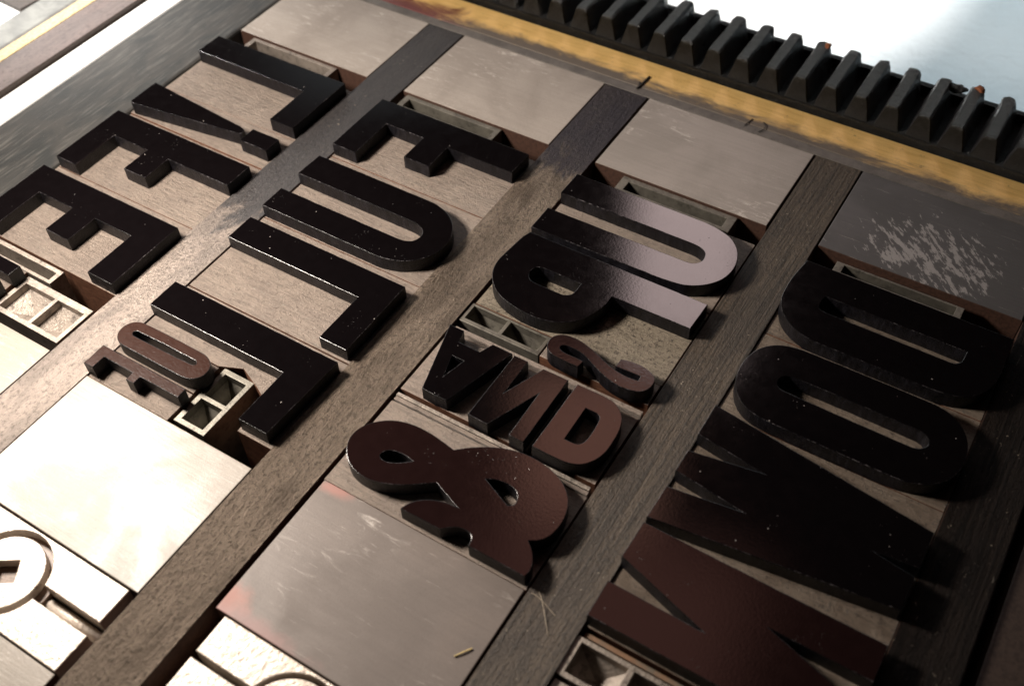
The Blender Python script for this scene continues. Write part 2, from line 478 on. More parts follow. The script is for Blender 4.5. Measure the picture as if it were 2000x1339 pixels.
# ------------------------------------------------------------------ furniture and reglets
slab('furniture_block', -147.7, -95.9, 69.3, 103.3, 0, ZF, [FURN_A, DARKB], 'pale wood furniture block behind the top of the L with whitish scuffs', 'furniture block', 'wood furniture blocks at the head of the rows')
slab('furniture_block', -81.8, -30.4, 69.3, 103.3, 0, ZF, [FURN_A, DARKB], 'tan wood furniture block with faint dark smudges, between the first and second long reglets', 'furniture block', 'wood furniture blocks at the head of the rows')
slab('furniture_block', -15.1, 36.8, 69.3, 103.3, 0, ZF, [m_furniture('clean_furniture', (.285, .25, .22), (.25, .22, .195), speck=.2), DARKB], 'clean brownish-grey furniture block above the U with the pinkish sheen', 'furniture block', 'wood furniture blocks at the head of the rows')
slab('furniture_block', 51.2, 103.2, 69.3, 103.3, 0, ZF, [FURN_DK, DARKB], 'dark painted furniture block covered in pale flaked chips', 'furniture block', 'wood furniture blocks at the head of the rows')
slab('furniture_block', -147.6, -95.9, -96, -59.6, 0, ZF, [FURN_HOT, DARKB], 'bright bare furniture block at the left edge below the two-pocket metal piece', 'furniture block', 'wood furniture blocks at the foot of the rows')
slab('furniture_block', -82.2, -30.4, -95.8, -60.5, 0, ZF, [FURN_HOT, DARKB], 'large furniture block whitened by the lamp glare, beside the small brown letters', 'furniture block', 'wood furniture blocks at the foot of the rows')
slab('furniture_block', -14.5, 36.8, -89.9, -54.5, 0, ZF, [FURN_ST, DARKB], 'grey furniture block with red ink stains on its left corners, below the ampersand', 'furniture block', 'wood furniture blocks at the foot of the rows')
slab('reglet', -95.6, -82.4, -150, 103.3, 0, ZF, [REG_TAN, DARKB], 'long tan reglet between the first and second rows of letters', 'reglet', 'long reglets between the rows', wob=0)
slab('reglet', -30.15, -15.95, -150, 103.3, 0, ZF, [REG_DUST, DARKB], 'long speckled dusty reglet left of the ampersand and the small word', 'reglet', 'long reglets between the rows', wob=0)
slab('reglet', 37.45, 50.7, -150, 103.3, 0, ZF, [REG_GRAIN, DARKB], 'long brown reglet with visible wood grain left of the row of four huge letters', 'reglet', 'long reglets between the rows', wob=0)
slab('reglet', 103.5, 117.2, -150, 90, 0, ZF - .3, [REG_BLACK, DARKB], 'blackened scratched reglet along the right edge of the picture', 'reglet', 'long reglets between the rows', wob=0)
slab('dark_board', 120.0, 190, -150, 103.3, 0, 17.5, [DARKW], 'nearly black board at the lower right corner beyond the last reglet', 'board', wob=0)
# ink-stained end of the second and third reglets (a thin dried ink film)
def stain(u0, u1, v0, v1, seed): pass

# left side rails
slab('steel_bar', -177.5, -148.3, -190, 103.3, 0, ZF, [STEELBAR], 'broad blackened steel bar with smudges along the left side of the letters', 'bar', bev=.9, wob=0)
slab('white_rail', -188.2, -177.9, -190, 160, 0, ZF - .2, [m_white('bright_rail', (.88, .87, .85), .25, .1, .1, .2)], 'brilliant white strip running beside the dark steel bar', 'rail', bev=.8, wob=0)
e = tag(empty('brass_edged_rail', (-219, -190, 0)), 'brown rail with a gold strip on it across the upper left corner', 'rail')
slab('wooden_strip', -200.8, -188.5, -190, 200, 0, 21.3, [BROWNW, DARKW], bev=.3, wob=0, parent=e, porg=(-219, -190, 0))
slab('brass_strip', -205.9, -200.9, -190, 200, 0, 21.4, [GOLDP], bev=.3, wob=0, parent=e, porg=(-219, -190, 0))
slab('steel_edge', -219, -206, -190, 200, 0, 21.2, [GREYP], bev=1.5, wob=0, parent=e, porg=(-219, -190, 0))
slab('paper_sheet', -420, -219.4, -190, 330, 17.4, 18.0, [PAPER], 'white paper lying beyond the gold-edged rail in the top left corner', 'paper', bev=.1, wob=0)
me = plate([[(-221.9, 41.6), (-221.2, 48.7), (-221.5, 90), (-262, 90), (-250, 43.3), (-232.5, 42.3)]], 0, 1.6, .2, (-240, 50))
tag(link('wooden_wedge', me, [DARKW], None, (-240, 50, 18.02)), 'dark wooden wedge on the white paper at the very top left corner', 'wedge')

# head rail: steel lip, brass strip
e = tag(empty('brass_topped_rail', (-60, 103.6, 0)), 'golden brass-topped rail with dark ink grime along the foot of the gear rack', 'rail')
slab('steel_lip', -330, 200, 103.6, 106.9, 0, ZF - .1, [m_metal('grimy_steel', (.16, .145, .13), (.11, .10, .09), grime=.3, metal=.3)], bev=.2, wob=0, parent=e, porg=(-60, 103.6, 0))
me = plate([rect(-330, 200, 107.0, 120.2)], 0, ZF, .25, (0, 107.0))
o = link('brass_strip', me, [BRASS], e); o.location = Vector((60, 3.4, 0)) * MM

# ------------------------------------------------------------------ gear rack
rk = tag(empty('gear_rack', (0, 121, 0)), 'black greasy toothed gear rack running along the top of the picture', 'gear rack')
slab('rack_body', -330, 200, 120.5, 143, 0, 22.2, [GREASE], bev=.6, wob=0, parent=rk, porg=(0, 121, 0))
slab('rear_lip', -330, 200, 143.05, 145.2, 0, 24.6, [GREASE], bev=.5, wob=0, parent=rk, porg=(0, 121, 0))
def tooth_mesh(seed):
    bm = bmesh.new()
    prof = [(-3.7, 0), (-3.05, 2.4), (-2.3, 5.4), (-1.9, 7.0), (-1.4, 7.7), (-.5, 7.85), (.5, 7.85), (1.4, 7.7), (1.9, 7.0), (2.3, 5.4), (3.05, 2.4), (3.7, 0)]
    n = 15; rings = []
    for k in range(n + 1):
        y = 21.2 * k / n; ring = []
        end = .94 if k in (0, n) else 1.0
        yy = y + (.25 if k == 0 else -.25 if k == n else 0)
        for (x, z) in prof:
            nv = noise.noise_vector(Vector((x * .45 + seed * 7.1, y * .45, z * .45)))
            amp = .16 + (.38 if k > n - 3 else 0)
            lean = .25 * (z / 7.7) if k in (0,) else 0
            ring.append(bm.verts.new(Vector((x * end + nv.x * amp, yy + lean, z * (1 if end == 1 else .965) + nv.z * amp * (z > 0))) * MM))
        rings.append(ring)
    for a, b in zip(rings, rings[1:]):
        for i in range(len(prof) - 1): bm.faces.new((a[i], a[i + 1], b[i + 1], b[i]))
    bm.faces.new(rings[0][::-1]); bm.faces.new(rings[-1])
    bmesh.ops.recalc_face_normals(bm, faces=bm.faces)
    me = bpy.data.meshes.new('tooth'); bm.to_mesh(me); bm.free()
    return me
tms = [tooth_mesh(s) for s in range(6)]
GREASE_TOOTH = m_grease(True)
for tm in tms: tm.materials.append(GREASE_TOOTH)
for k in range(-13, 15):
    o = bpy.data.objects.new('tooth', tms[(k * 5 + 3) % 6]); C.objects.link(o); o.parent = rk
    o.location = Vector((-3.9 + 9.11 * k, .1, 22.15)) * MM
def lump(name, pos, r, mat, label, cat, seed=0, squash=.6):
    bm = bmesh.new(); bmesh.ops.create_icosphere(bm, subdivisions=3, radius=1)
    for v in bm.verts:
        q = 1 + .55 * noise.noise(v.co * 1.7 + Vector((seed * 3.3, 0, 0))) + .25 * noise.noise(v.co * 4)
        v.co = Vector((v.co.x * r[0], v.co.y * r[1], v.co.z * r[2])) * q * MM
    me = bpy.data.meshes.new(name); bm.to_mesh(me); bm.free()
    for p in me.polygons: p.use_smooth = True
    return tag(link(name, me, [mat], None, pos), label, cat, 'clots of grease and rust on the rack')
lump('grease_clot', (63.5, 140.5, 28.5), (2.6, 1.6, 1.3), GREASE, 'black ragged grease clot bridging two teeth near the right end of the rack', 'grease', 3)
lump('rust_flake', (69.6, 140.8, 30.2), (1.3, 1.2, .7), RUST, 'orange rust flake on a tooth tip beside the black grease clot', 'rust', 5)
lump('rust_flake', (24.6, 140.6, 29.5), (.9, 1.6, .8), RUST, 'orange rust smear on the far end of a tooth in the middle of the rack', 'rust', 8)

# crumbs, lint and dried grease caught between the teeth: uncountable, one object
CRUMB = m_plain('pale_crumbs', (.36, .34, .31), .6)
bm = bmesh.new()
def blob(p, r, seed, mi):
    n0 = len(bm.verts)
    res = bmesh.ops.create_icosphere(bm, subdivisions=1, radius=r)
    for v in res['verts']:
        q = 1 + .7 * noise.noise(v.co * (2 / r) + Vector((seed * 1.7, 0, 0)))
        v.co = Vector((v.co.x * q * random.uniform(.8, 1.5), v.co.y * q, v.co.z * q * .7)) + Vector(p)
    for f in {f for v in res['verts'] for f in v.link_faces}: f.material_index = mi
for k in range(-13, 15):
    cx = -3.9 + 9.11 * k
    for i in range(7):                                  # in the roots, near the front edge
        blob((cx + 4.55 + random.gauss(0, .9), 121 + abs(random.gauss(0, 2.2)), 22.4), random.uniform(.12, .42), i + k, 0 if random.random() < .45 else 1)
    for i in range(12):                                  # ragged grease on the far tooth ends
        blob((cx + random.gauss(0, 1.3), 141.4 + random.gauss(0, .9), 28.6 + random.gauss(0, 1.2)), random.uniform(.2, .65), i * 3 + k, 1 if random.random() < .93 else 0)
    for i in range(4):
        blob((cx + random.uniform(-4, 4), 120.6 + random.random() * .6, 22.2), random.uniform(.1, .3), i * 5 + k, 1)
me = bpy.data.meshes.new('debris'); bm.to_mesh(me); bm.free()
tag(link('debris', me, [CRUMB, GREASE]), 'crumbs, lint and dried grease stuck between and on the ends of the rack teeth', 'debris', kind='stuff')

# ------------------------------------------------------------------ wood type
def type_block(label, body, face, holes=(), floor=None, ink=INK, zb=ZB, zt=ZT, cat='letter block', group='letters of large wood type', bev=.13, sub=5):
    u0 = min(p[0] for p in body); v0 = min(p[1] for p in body)
    floor = floor or (FLOOR_D if u0 > 45 else FLOOR)
    e = tag(empty('type_block', (u0, v0, 0)), label, cat, group)
    zb += random.uniform(-.15, .12); zt += random.uniform(-.05, .05)
    me = plate([body], 0, zb, .12, (u0, v0)); set_top_material(me, zb - .5)
    link('shoulder', me, [floor, BODY], e)
    faces = face if isinstance(face[0], list) else [face]
    for f in faces:
        me = plate([smooth(f, sub=sub)] + [smooth(h, sub=sub) for h in (holes if f is faces[0] else ())], zb - .3, zt, bev, (u0, v0), jitter=.035)
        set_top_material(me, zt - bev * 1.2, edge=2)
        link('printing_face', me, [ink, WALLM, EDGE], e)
    return e
def c(*pts): return [(p[0], p[1], 1) for p in pts]
r1, r2, r3, r4 = (-147.9, -95.8), (-82.2, -30.35), (-15.1, 36.9), (50.95, 103.3)

# row one
type_block('large black L at the head of the leftmost row, under the scuffed pale block', rect(*r1, 34.1, 61.6),
    [(-147.3, 59.5), (-96.3, 59.5), (-96.3, 34.7), (-104.9, 34.7), (-104.9, 50.1), (-147.3, 50.1)])
type_block('black exclamation mark, a long wedge and a small square dot', rect(*r1, 19.5, 33.9),
    [[(-147.2, 30.9), (-147.2, 20.6), (-146.4, 19.8), (-108.2, 24.9), (-107.6, 25.4), (-107.9, 26.9), (-108.6, 27.3), (-110.4, 27.7)],
     [(-106.1, 28.6), (-96.4, 28.6), (-96.4, 22.8), (-106.1, 22.8)]])
slab('lead_strip', -147.8, -96.1, 18.0, 19.2, 0, 19.0, [FLOOR], 'thin tan spacing strip between the exclamation mark and the black F beside it', 'spacing strip', 'thin spacing strips', bev=.1)
type_block('large black F in the leftmost row, beside the exclamation mark', rect(*r1, -9.2, 17.7),
    [(-147.1, 15.2), (-95.9, 15.2), (-95.9, 5.95), (-118.1, 5.95), (-118.1, -3.3), (-126.2, -3.3), (-126.2, 5.95), (-139.4, 5.95), (-139.4, -9.1), (-147.1, -9.1)])
type_block('large black E in the leftmost row with white lint on its stem', rect(*r1, -37.9, -9.4),
    [(-147.3, -13.5), (-95.9, -13.5), (-95.9, -37.6), (-104.6, -37.6), (-104.6, -22.2), (-117.9, -22.2), (-117.9, -31.9), (-126.4, -31.9), (-126.4, -22.4), (-139.4, -22.4), (-139.4, -37.6), (-147.3, -37.6)])
# row two
type_block('large black F under the tan furniture block in the second row', rect(*r2, 34.1, 61.6),
    [(-81.9, 59.1), (-30.9, 59.1), (-30.9, 50.0), (-52.3, 50.0), (-52.3, 40.5), (-60.8, 40.5), (-60.8, 50.1), (-73.8, 50.1), (-73.8, 35.0), (-81.9, 35.0)])
type_block('large black U in the second row, its arms open to the left', rect(*r2, 4.4, 33.9),
    [(-81.9, 29.0), (-44.5, 29.0)] + c((-41.5, 28.8), (-37, 27.3), (-33.4, 24.4), (-31.2, 20.6), (-30.7, 17.0), (-31.3, 13.3), (-33.4, 9.6), (-37, 6.6), (-41.5, 5.1)) + [(-44.5, 4.75), (-82.3, 4.75), (-82.3, 12.8), (-43.6, 12.8)] + c((-41.2, 13.0), (-39.0, 14.1), (-38.2, 16.3), (-39.0, 18.5), (-41.2, 19.7)) + [(-43.6, 20.0), (-82.3, 20.0)])
type_block('large black L next to the U in the second row, wide pale floor inside it', rect(*r2, -25.3, 4.1),
    [(-82.0, -.35), (-31.1, -.35), (-31.1, -24.6), (-39.3, -24.6), (-39.3, -9.3), (-82.0, -9.3)])
type_block('large black L lowest in the second row, its block sawn out for small letters',
    [(-82.3, -25.6), (-82.3, -41.9), (-57.4, -41.9), (-51.4, -39.4), (-44.2, -42.4), (-41.2, -44.0), (-40.4, -54.1), (-30.4, -54.1), (-30.4, -25.6)],
    [(-82.6, -28.45), (-30.6, -28.45), (-31.6, -53.2), (-39.8, -53.2), (-39.8, -37.6), (-82.6, -37.6)])
SM = 'small letters of wood type'
type_block('small brown letter O with a narrow slot, beside the sawn-out L', rect(-82.5, -56.7, -51.2, -42.2),
    c((-79.0, -42.9), (-81.6, -43.9), (-82.9, -46.2), (-82.4, -48.8), (-80.3, -50.5), (-77.4, -50.8)) + c((-60.0, -50.7), (-57.2, -50.1), (-55.4, -48.2), (-55.4, -45.6), (-57.0, -43.7), (-59.8, -42.75)),
    [c((-78.6, -45.65), (-79.4, -46.4), (-78.6, -47.2)) + c((-60.2, -46.75), (-59.2, -46.2), (-60.2, -45.4))], ink=INK_B, group=SM, bev=.16)
type_block('small brown letter F lying against the whitened furniture block', rect(-82.6, -56.6, -60.2, -51.5),
    [(-82.7, -53.1), (-56.0, -53.1), (-56.0, -55.75), (-67.8, -55.8), (-67.8, -58.05), (-70.3, -58.05), (-70.3, -55.8), (-79.7, -55.75), (-79.7, -59.55), (-82.7, -59.55)], ink=INK_B, group=SM, bev=.16)
# row three
type_block('large U in the third row with a pinkish sheen on its bend', rect(*r3, 33.5, 61.6),
    [(-15.1, 58.7), (23.5, 58.7)] + c((27.5, 58.1), (31.8, 56.5), (35.0, 53.2), (36.6, 49.0), (36.7, 45.0), (35.5, 41.2), (32.6, 37.7), (28.6, 35.4), (24.2, 34.7)) + [(21.5, 34.5), (-15.1, 34.2), (-15.1, 42.8), (25.2, 43.0)] + c((27.4, 43.5), (28.8, 45.4), (28.4, 48.0), (26.8, 49.3), (24.6, 49.75)) + [(22.0, 49.8), (-15.1, 49.75)])
type_block('large P in the third row, its bowl hanging over the metal spacer', rect(*r3, 7.1, 33.3),
    [(-14.3, 32.4), (36.4, 32.4), (36.1, 23.1), (15.0, 22.9)] + c((14.9, 19.6), (13.6, 15.2), (11.4, 11.5), (8.2, 9.0), (4.4, 7.7), (0.3, 7.35), (-4.0, 7.75), (-8.2, 8.85), (-11.5, 10.7), (-14.2, 13.6), (-15.8, 17.3), (-16.0, 21.4)) + [(-15.1, 30.0)],
    [[(-4.4, 22.85), (6.3, 22.85), (6.3, 20.0)] + c((5.9, 18.4), (4.4, 17.4)) + [(2.8, 17.3), (-3.4, 17.25)] + c((-5.6, 17.8), (-6.9, 20.0), (-6.2, 22.2))], floor=FLOOR_G)
type_block('small letter S with thin curved slots, over the rough pitted floor', rect(7.6, 36.7, .35, 6.95),
    [(18.7, -.9)] + c((15.2, -.9), (11.9, -.7), (10.1, .1), (9.1, 1.4), (8.8, 3.1), (9.25, 4.6), (10.4, 5.75), (12.4, 6.45), (14.9, 6.5), (17.6, 5.95), (20.4, 5.05), (23.0, 3.95), (25.6, 3.05), (27.7, 2.6), (30.0, 2.4)) + [(32.7, 2.65), (32.6, 4.0), (31.5, 4.0), (28.9, 3.9), (26.2, 3.75), (26.3, 6.35)] + c((28.6, 6.9), (31.6, 7.0), (34.3, 6.3), (35.8, 5.1), (36.15, 3.0), (35.5, 1.0), (34.2, -.2), (32.4, -.75), (29.6, -1.0), (26.9, -.55), (24.2, .3), (21.3, 1.6), (18.9, 2.75), (17.0, 3.3), (15.1, 3.45), (13.2, 3.4), (12.2, 2.7), (12.5, 1.8), (14.0, 1.35)) + [(17.0, 1.35), (19.1, 1.25)], ink=INK_R, group=SM, bev=.14)
type_block('small black letter A with a chipped foot, in the small word above the ampersand', rect(-15.4, 3.7, -24.9, -4.6),
    [(-14.4, -5.1), (-10.3, -5.1), (-9.4, -8.7), (-3.4, -8.75), (-1.95, -5.2), (3.55, -5.3), (-2.2, -24.8), (-5.4, -24.9), (-9.0, -24.7)],
    [[(-8.4, -13.0), (-5.15, -13.0), (-6.7, -19.2)]], group=SM)
type_block('small black letter N between the A and the reddish D', rect(3.85, 19.3, -25.0, -4.6),
    [(4.2, -5.4), (7.95, -5.4), (8.0, -16.0), (12.2, -5.5), (18.85, -5.4), (18.9, -25.7), (15.1, -25.6), (14.95, -12.3), (9.4, -25.6), (4.15, -25.5)], group=SM)
type_block('small reddish-brown letter D at the end of the small word', rect(20.3, 36.7, -24.9, -4.6),
    [(21.2, -5.3), (28.0, -5.3)] + c((30.8, -5.6), (33.0, -6.9), (34.7, -9.0), (35.6, -12.0), (35.85, -15.5), (35.7, -18.9), (34.6, -22.0), (32.6, -24.3), (29.7, -25.4)) + [(26.5, -25.6), (21.1, -25.55)],
    [[(26.2, -10.4), (29.0, -10.4)] + c((30.2, -11.2), (30.6, -13.5), (30.7, -17.0), (30.3, -19.0), (29.2, -20.05)) + [(26.3, -20.2)]], ink=INK_R, group=SM)
type_block('big curly ampersand with two small eyes, at the foot of the third row', rect(*r3, -54.2, -28.7),
    [(6.9, -35.2)] + c((3.6, -34.6), (-.7, -34.1), (-5.3, -34.3), (-9.2, -35.5), (-12.4, -37.8), (-14.5, -40.9), (-14.85, -44.3), (-13.4, -47.5), (-10.9, -49.75), (-7.9, -50.9), (-4.3, -51.0), (-.7, -50.0), (2.9, -48.2), (5.9, -46.1)) + [(8.5, -44.2), (15.5, -47.0)] + c((13.4, -47.2), (10.4, -48.1), (7.9, -49.6), (6.3, -51.5)) + [(5.5, -53.4), (15.5, -53.3)] + c((17.0, -51.9), (18.5, -51.0), (20.2, -50.7), (21.6, -51.0), (22.4, -52.0)) + [(22.7, -53.5), (36.2, -53.5)] + c((36.45, -51.6), (35.8, -49.5), (34.5, -47.7)) + [(32.7, -46.1)] + c((34.5, -44.9), (35.9, -42.8), (36.45, -39.4), (36.0, -36.1), (34.7, -33.2), (32.3, -30.8), (29.1, -29.1), (25.0, -28.2), (20.7, -28.15), (16.7, -29.0), (13.1, -30.6), (9.7, -32.8)),
    [[(.9, -42.3)] + c((-1.2, -44.0), (-3.4, -45.2), (-5.4, -45.3), (-6.3, -44.4), (-5.6, -42.9), (-3.8, -42.1), (-1.6, -41.9)),
     [(17.0, -38.0)] + c((19.1, -37.0), (21.8, -36.65), (24.1, -37.2), (25.4, -38.7), (25.6, -40.3)) + [(24.6, -41.2)]], ink=INK_R)
# row four
type_block('huge black D at the head of the right-hand row, under the flaked block', rect(*r4, 34.7, 61.6),
    [(51.5, 59.0), (103.0, 58.7), (103.2, 47.5)] + c((102.6, 42.5), (100.5, 38.2), (97.0, 35.4), (92.8, 34.5)) + [(90.5, 34.3), (64.0, 34.3)] + c((60.0, 34.8), (56.0, 36.6), (52.9, 39.4), (51.0, 43.2), (50.5, 47.4), (50.6, 52.0)),
    [[(60.0, 49.5), (94.6, 49.3)] + c((94.4, 45.9), (93.2, 44.5), (91.2, 44.3)) + [(62.0, 44.4)] + c((60.2, 45.0), (59.6, 47.2))])
type_block('huge black O with a rounded slot in the right-hand row', rect(*r4, 7.0, 34.4),
    c((64.5, 30.6), (60.0, 30.3), (56.0, 29.0), (53.0, 26.2), (51.5, 22.6), (51.1, 18.8), (51.7, 14.6), (53.6, 11.0), (56.6, 8.4), (60.0, 7.3), (64.5, 7.0)) + c((90.0, 7.0), (94.5, 7.4), (98.6, 9.2), (101.5, 12.2), (102.9, 16.0), (103.1, 19.8), (102.3, 23.8), (100.0, 27.4), (96.4, 29.8), (92.0, 30.6)),
    [c((62.5, 21.7), (60.7, 20.8), (60.2, 19.2), (60.8, 17.6), (62.5, 16.9)) + c((92.0, 16.6), (93.9, 17.2), (95.0, 18.9), (94.3, 20.9), (92.2, 21.7))])
type_block('huge black W with slim notches between the O and the N', rect(*r4, -29.3, 6.8),
    [(50.9, 5.4), (102.9, -1.8), (102.8, -11.2), (93.9, -12.25), (102.8, -13.6), (102.6, -22.0), (50.8, -28.5), (51.0, -19.7), (67.4, -17.3), (50.9, -15.1), (50.9, -9.0), (67.5, -6.2), (50.9, -3.9)])
type_block('huge brownish-black N at the bottom of the right-hand row', rect(*r4, -54.6, -29.5),
    [(50.9, -30.0), (103.0, -30.2), (103.0, -38.6), (82.5, -38.6), (103.0, -44.6), (103.0, -54.2), (50.9, -54.2), (50.9, -45.6), (71.8, -45.8), (50.7, -39.4)], ink=INK_R)
# clipped small letter at the left edge
type_block('small black letter whose stem end just enters at the left edge', rect(-147, -122.4, -55.2, -43.7),
    [(-146, -45.0), (-121.3, -45.0), (-121.3, -48.9), (-130.5, -48.9), (-130.5, -51.2), (-121.6, -51.2), (-121.6, -54.6), (-146, -54.6)], group=SM)

# ------------------------------------------------------------------ thin wooden and metal strips
slab('spacing_strip', -15.0, 36.7, -3.15, -1.85, 0, 19.2, [FLOOR], 'thin tan strip above the small word, below the S', 'spacing strip', 'thin spacing strips', bev=.1)
slab('spacing_strip', -13.4, 36.5, -4.45, -3.3, 0, 18.2, [FLOOR], 'slightly sunken tan strip directly touching the tops of the small word', 'spacing strip', 'thin spacing strips', bev=.1)
slab('spacing_strip', -15.2, 36.4, -26.9, -26.0, 0, 19.3, [LEAD], 'thin metal strip just below the small word', 'spacing strip', 'thin spacing strips', bev=.1)
slab('spacing_strip', -15.2, 36.4, -28.1, -27.0, 0, 19.0, [FLOOR], 'thin wooden strip pressed against the ampersand block', 'spacing strip', 'thin spacing strips', bev=.1)
slab('spacing_strip', 51.7, 103, -56.4, -55.4, 0, 18.6, [m_metal('copper_strip', (.40, .24, .15), (.24, .22, .18), grime=.2)], 'thin coppery strip between the huge N and the metal pockets at the bottom', 'spacing strip', 'thin spacing strips', bev=.1)

# ------------------------------------------------------------------ cast metal hollow spacers
def spacer(label, u0, u1, v0, v1, cells, wall=1.3, mat=LEAD, top=19.2, depth=6.0, pyramid=True):
    """cells: list of (u0,u1,v0,v1) pockets"""
    e = tag(empty('metal_spacer', (u0, v0, 0)), label, 'metal spacer', 'hollow metal spacers')
    rim = plate([rect(u0, u1, v0, v1, .05)] + [rect(*q) for q in cells], top - depth, top, .12, (u0, v0))
    link('rim', rim, [mat], e)
    me = plate([rect(u0 + .1, u1 - .1, v0 + .1, v1 - .1)], 0, top - depth - .02, .1, (u0, v0))
    link('base', me, [mat], e)
    for q in cells:
        bm = bmesh.new()
        a = [(q[0] - .2, q[2] - .2), (q[1] + .2, q[2] - .2), (q[1] + .2, q[3] + .2), (q[0] - .2, q[3] + .2)]
        rimv = [bm.verts.new(((x - u0) * MM, (y - v0) * MM, (top - (2.0 if pyramid else depth)) * MM)) for x, y in a]
        cc = bm.verts.new((((q[0] + q[1]) / 2 - u0) * MM, ((q[2] + q[3]) / 2 - v0) * MM, (top - depth + .3) * MM))
        low = [bm.verts.new(((x - u0) * MM, (y - v0) * MM, (top - depth - .3) * MM)) for x, y in a]
        for i in range(4):
            bm.faces.new((rimv[i], rimv[(i + 1) % 4], cc)); bm.faces.new((rimv[(i + 1) % 4], rimv[i], low[i], low[(i + 1) % 4]))
        bm.faces.new(low[::-1])
        me = bpy.data.meshes.new('pocket'); bm.to_mesh(me); bm.free()
        link('pocket', me, [mat], e)
    return e
hollow = dict(pyramid=False, depth=9)
spacer('long hollow metal spacer just behind the black L at the head of the leftmost row', -141.5, -107.4, 62.3, 68.9, [(-139.9, -109.0, 63.6, 67.6)], **hollow)
spacer('long hollow metal spacer behind the black F of the second row', -80.2, -46.2, 62.3, 69.0, [(-78.3, -47.9, 63.6, 67.4)], mat=LEAD_D, **hollow)
spacer('long hollow metal spacer behind the U with the pinkish sheen', -5.6, 28.8, 62.3, 68.9, [(-3.2, 26.4, 63.6, 67.2)], mat=LEAD_D, **hollow)
spacer('long dim hollow metal spacer behind the huge black D', 57.4, 90.2, 62.3, 66.9, [(59.6, 88.4, 63.4, 66.3)], mat=LEAD_D, **hollow)
spacer('narrow hollow metal spacer along the edge of the lint-covered E', -147, -114.0, -43.5, -38.6, [(-145.8, -115.4, -42.6, -39.9)], **hollow)
spacer('bright metal spacer with two pyramid-bottomed pockets at the left edge', -121.6, -97.6, -56.6, -44.2, [(-120.2, -109.4, -55.2, -46.2), (-108.2, -98.9, -55.2, -46.2)], top=18.6)
spacer('metal spacer with two pockets standing beside the small brown O and F', -55.9, -46.6, -59.0, -41.2, [(-54.5, -48.0, -49.8, -42.6), (-54.5, -48.0, -57.7, -51.0)], mat=LEAD_D, depth=8, top=18.6)
spacer('greenish metal spacer with two pockets between the P and the small A', -15.7, 7.2, .3, 6.8, [(-14.7, -4.9, 1.5, 6.1), (-3.9, 6.3, 1.5, 6.1)], mat=LEAD_D, depth=8)
spacer('metal spacer with square pockets at the bottom edge below the huge N', 50.4, 101, -65.9, -56.9, [(52.1, 62.4, -64.8, -58.0), (63.7, 74, -64.8, -58.0), (75.3, 85.6, -64.8, -58.0), (86.9, 99.5, -64.8, -58.0)])
slab('metal_plate', 51.0, 102, -96, -66.6, 0, 18.6, [LEAD], 'plain metal plate at the bottom edge below the square-pocketed spacer', 'metal plate')

# ------------------------------------------------------------------ quoins (steel wedges locked by a square-socket screw)
def quoin(label, u0, u1, vt, vm0, vm1, vb, cu, cv, r, ri):
    e = tag(empty('quoin', (cu, cv, 0)), label, 'quoin', 'steel quoins at the foot of the rows')
    n = 48
    def arc(vlim, upper):
        # outline of one jaw with the screw well bitten out
        x = math.sqrt(max(r * r - (vlim - cv) ** 2, 0))
        a0 = math.atan2(vlim - cv, -x); a1 = math.atan2(vlim - cv, x)
        if not upper: a0 += 2 * math.pi if a0 < 0 else 0; a1 = a1 + 2 * math.pi
        return [(cu + r * math.cos(a0 + (a1 - a0) * k / n), cv + r * math.sin(a0 + (a1 - a0) * k / n)) for k in range(n + 1)]
    up = [(u1, vm1), (u1, vt), (u0, vt), (u0, vm1)] + [(cu - abs(p[0]-cu) if False else p[0], p[1]) for p in arc(vm1, True)]
    dn = [(u0, vm0), (u0, vb), (u1, vb), (u1, vm0)] + arc(vm0, False)[::-1]
    for nm, lp in (('upper_jaw', up), ('lower_jaw', dn)):
        me = plate([lp], 0, 19.3, .25, (cu, cv)); link(nm, me, [CAST], e)
    me = plate([rect(u0 + 2, u1 - 1, vm0 - 1.5, vm1 + 1.5)], 0, 12.5, .2, (cu, cv)); link('base', me, [BED], e)
    ring = [(cu + (r + .6) * math.cos(2 * math.pi * k / 48), cv + (r + .6) * math.sin(2 * math.pi * k / 48)) for k in range(48)]
    me = plate([[(min(max(x, u0 + .3), u1 - .3), y) for x, y in ring]], 12.52, 16.6, .1, (cu, cv)); link('well_floor', me, [RUSTY], e)
    s = ri * .305; th = math.radians(-12)
    sq = [(cu + s * 1.42 * math.cos(th + k * math.pi / 2), cv + s * 1.42 * math.sin(th + k * math.pi / 2)) for k in range(4)]
    disc = [(cu + ri * math.cos(2 * math.pi * k / 64), cv + ri * math.sin(2 * math.pi * k / 64)) for k in range(64)]
    me = plate([disc, sq], 16.62, 19.2, .2, (cu, cv)); link('screw_head', me, [CAST], e)
    bm = bmesh.new(); bmesh.ops.create_cone(bm, cap_ends=True, segments=32, radius1=1.25 * MM, radius2=1.25 * MM, depth=(u1 - cu - r + 1) * MM)
    bmesh.ops.rotate(bm, verts=bm.verts, matrix=Matrix.Rotation(math.pi / 2, 3, 'Y'))
    bmesh.ops.translate(bm, verts=bm.verts, vec=Vector(((u1 + cu + r) / 2 - cu, (vm0 + vm1) / 2 - cv, 14.6)) * MM)
    me = bpy.data.meshes.new('pin'); bm.to_mesh(me); bm.free()
    for p in me.polygons: p.use_smooth = True
    link('pin', me, [CAST], e)
quoin('glaring steel quoin with a round screw and square socket at the lower left', -81.8, -32.6, -96.1, -107.7, -104.4, -116.3, -58.2, -106.5, 9.8, 8.35)
quoin('rough steel quoin with only the top of its round well showing at the bottom edge', -11.9, 36.6, -90.1, -100.1, -98.75, -112, 13.0, -101.4, 10.6, 9.6)
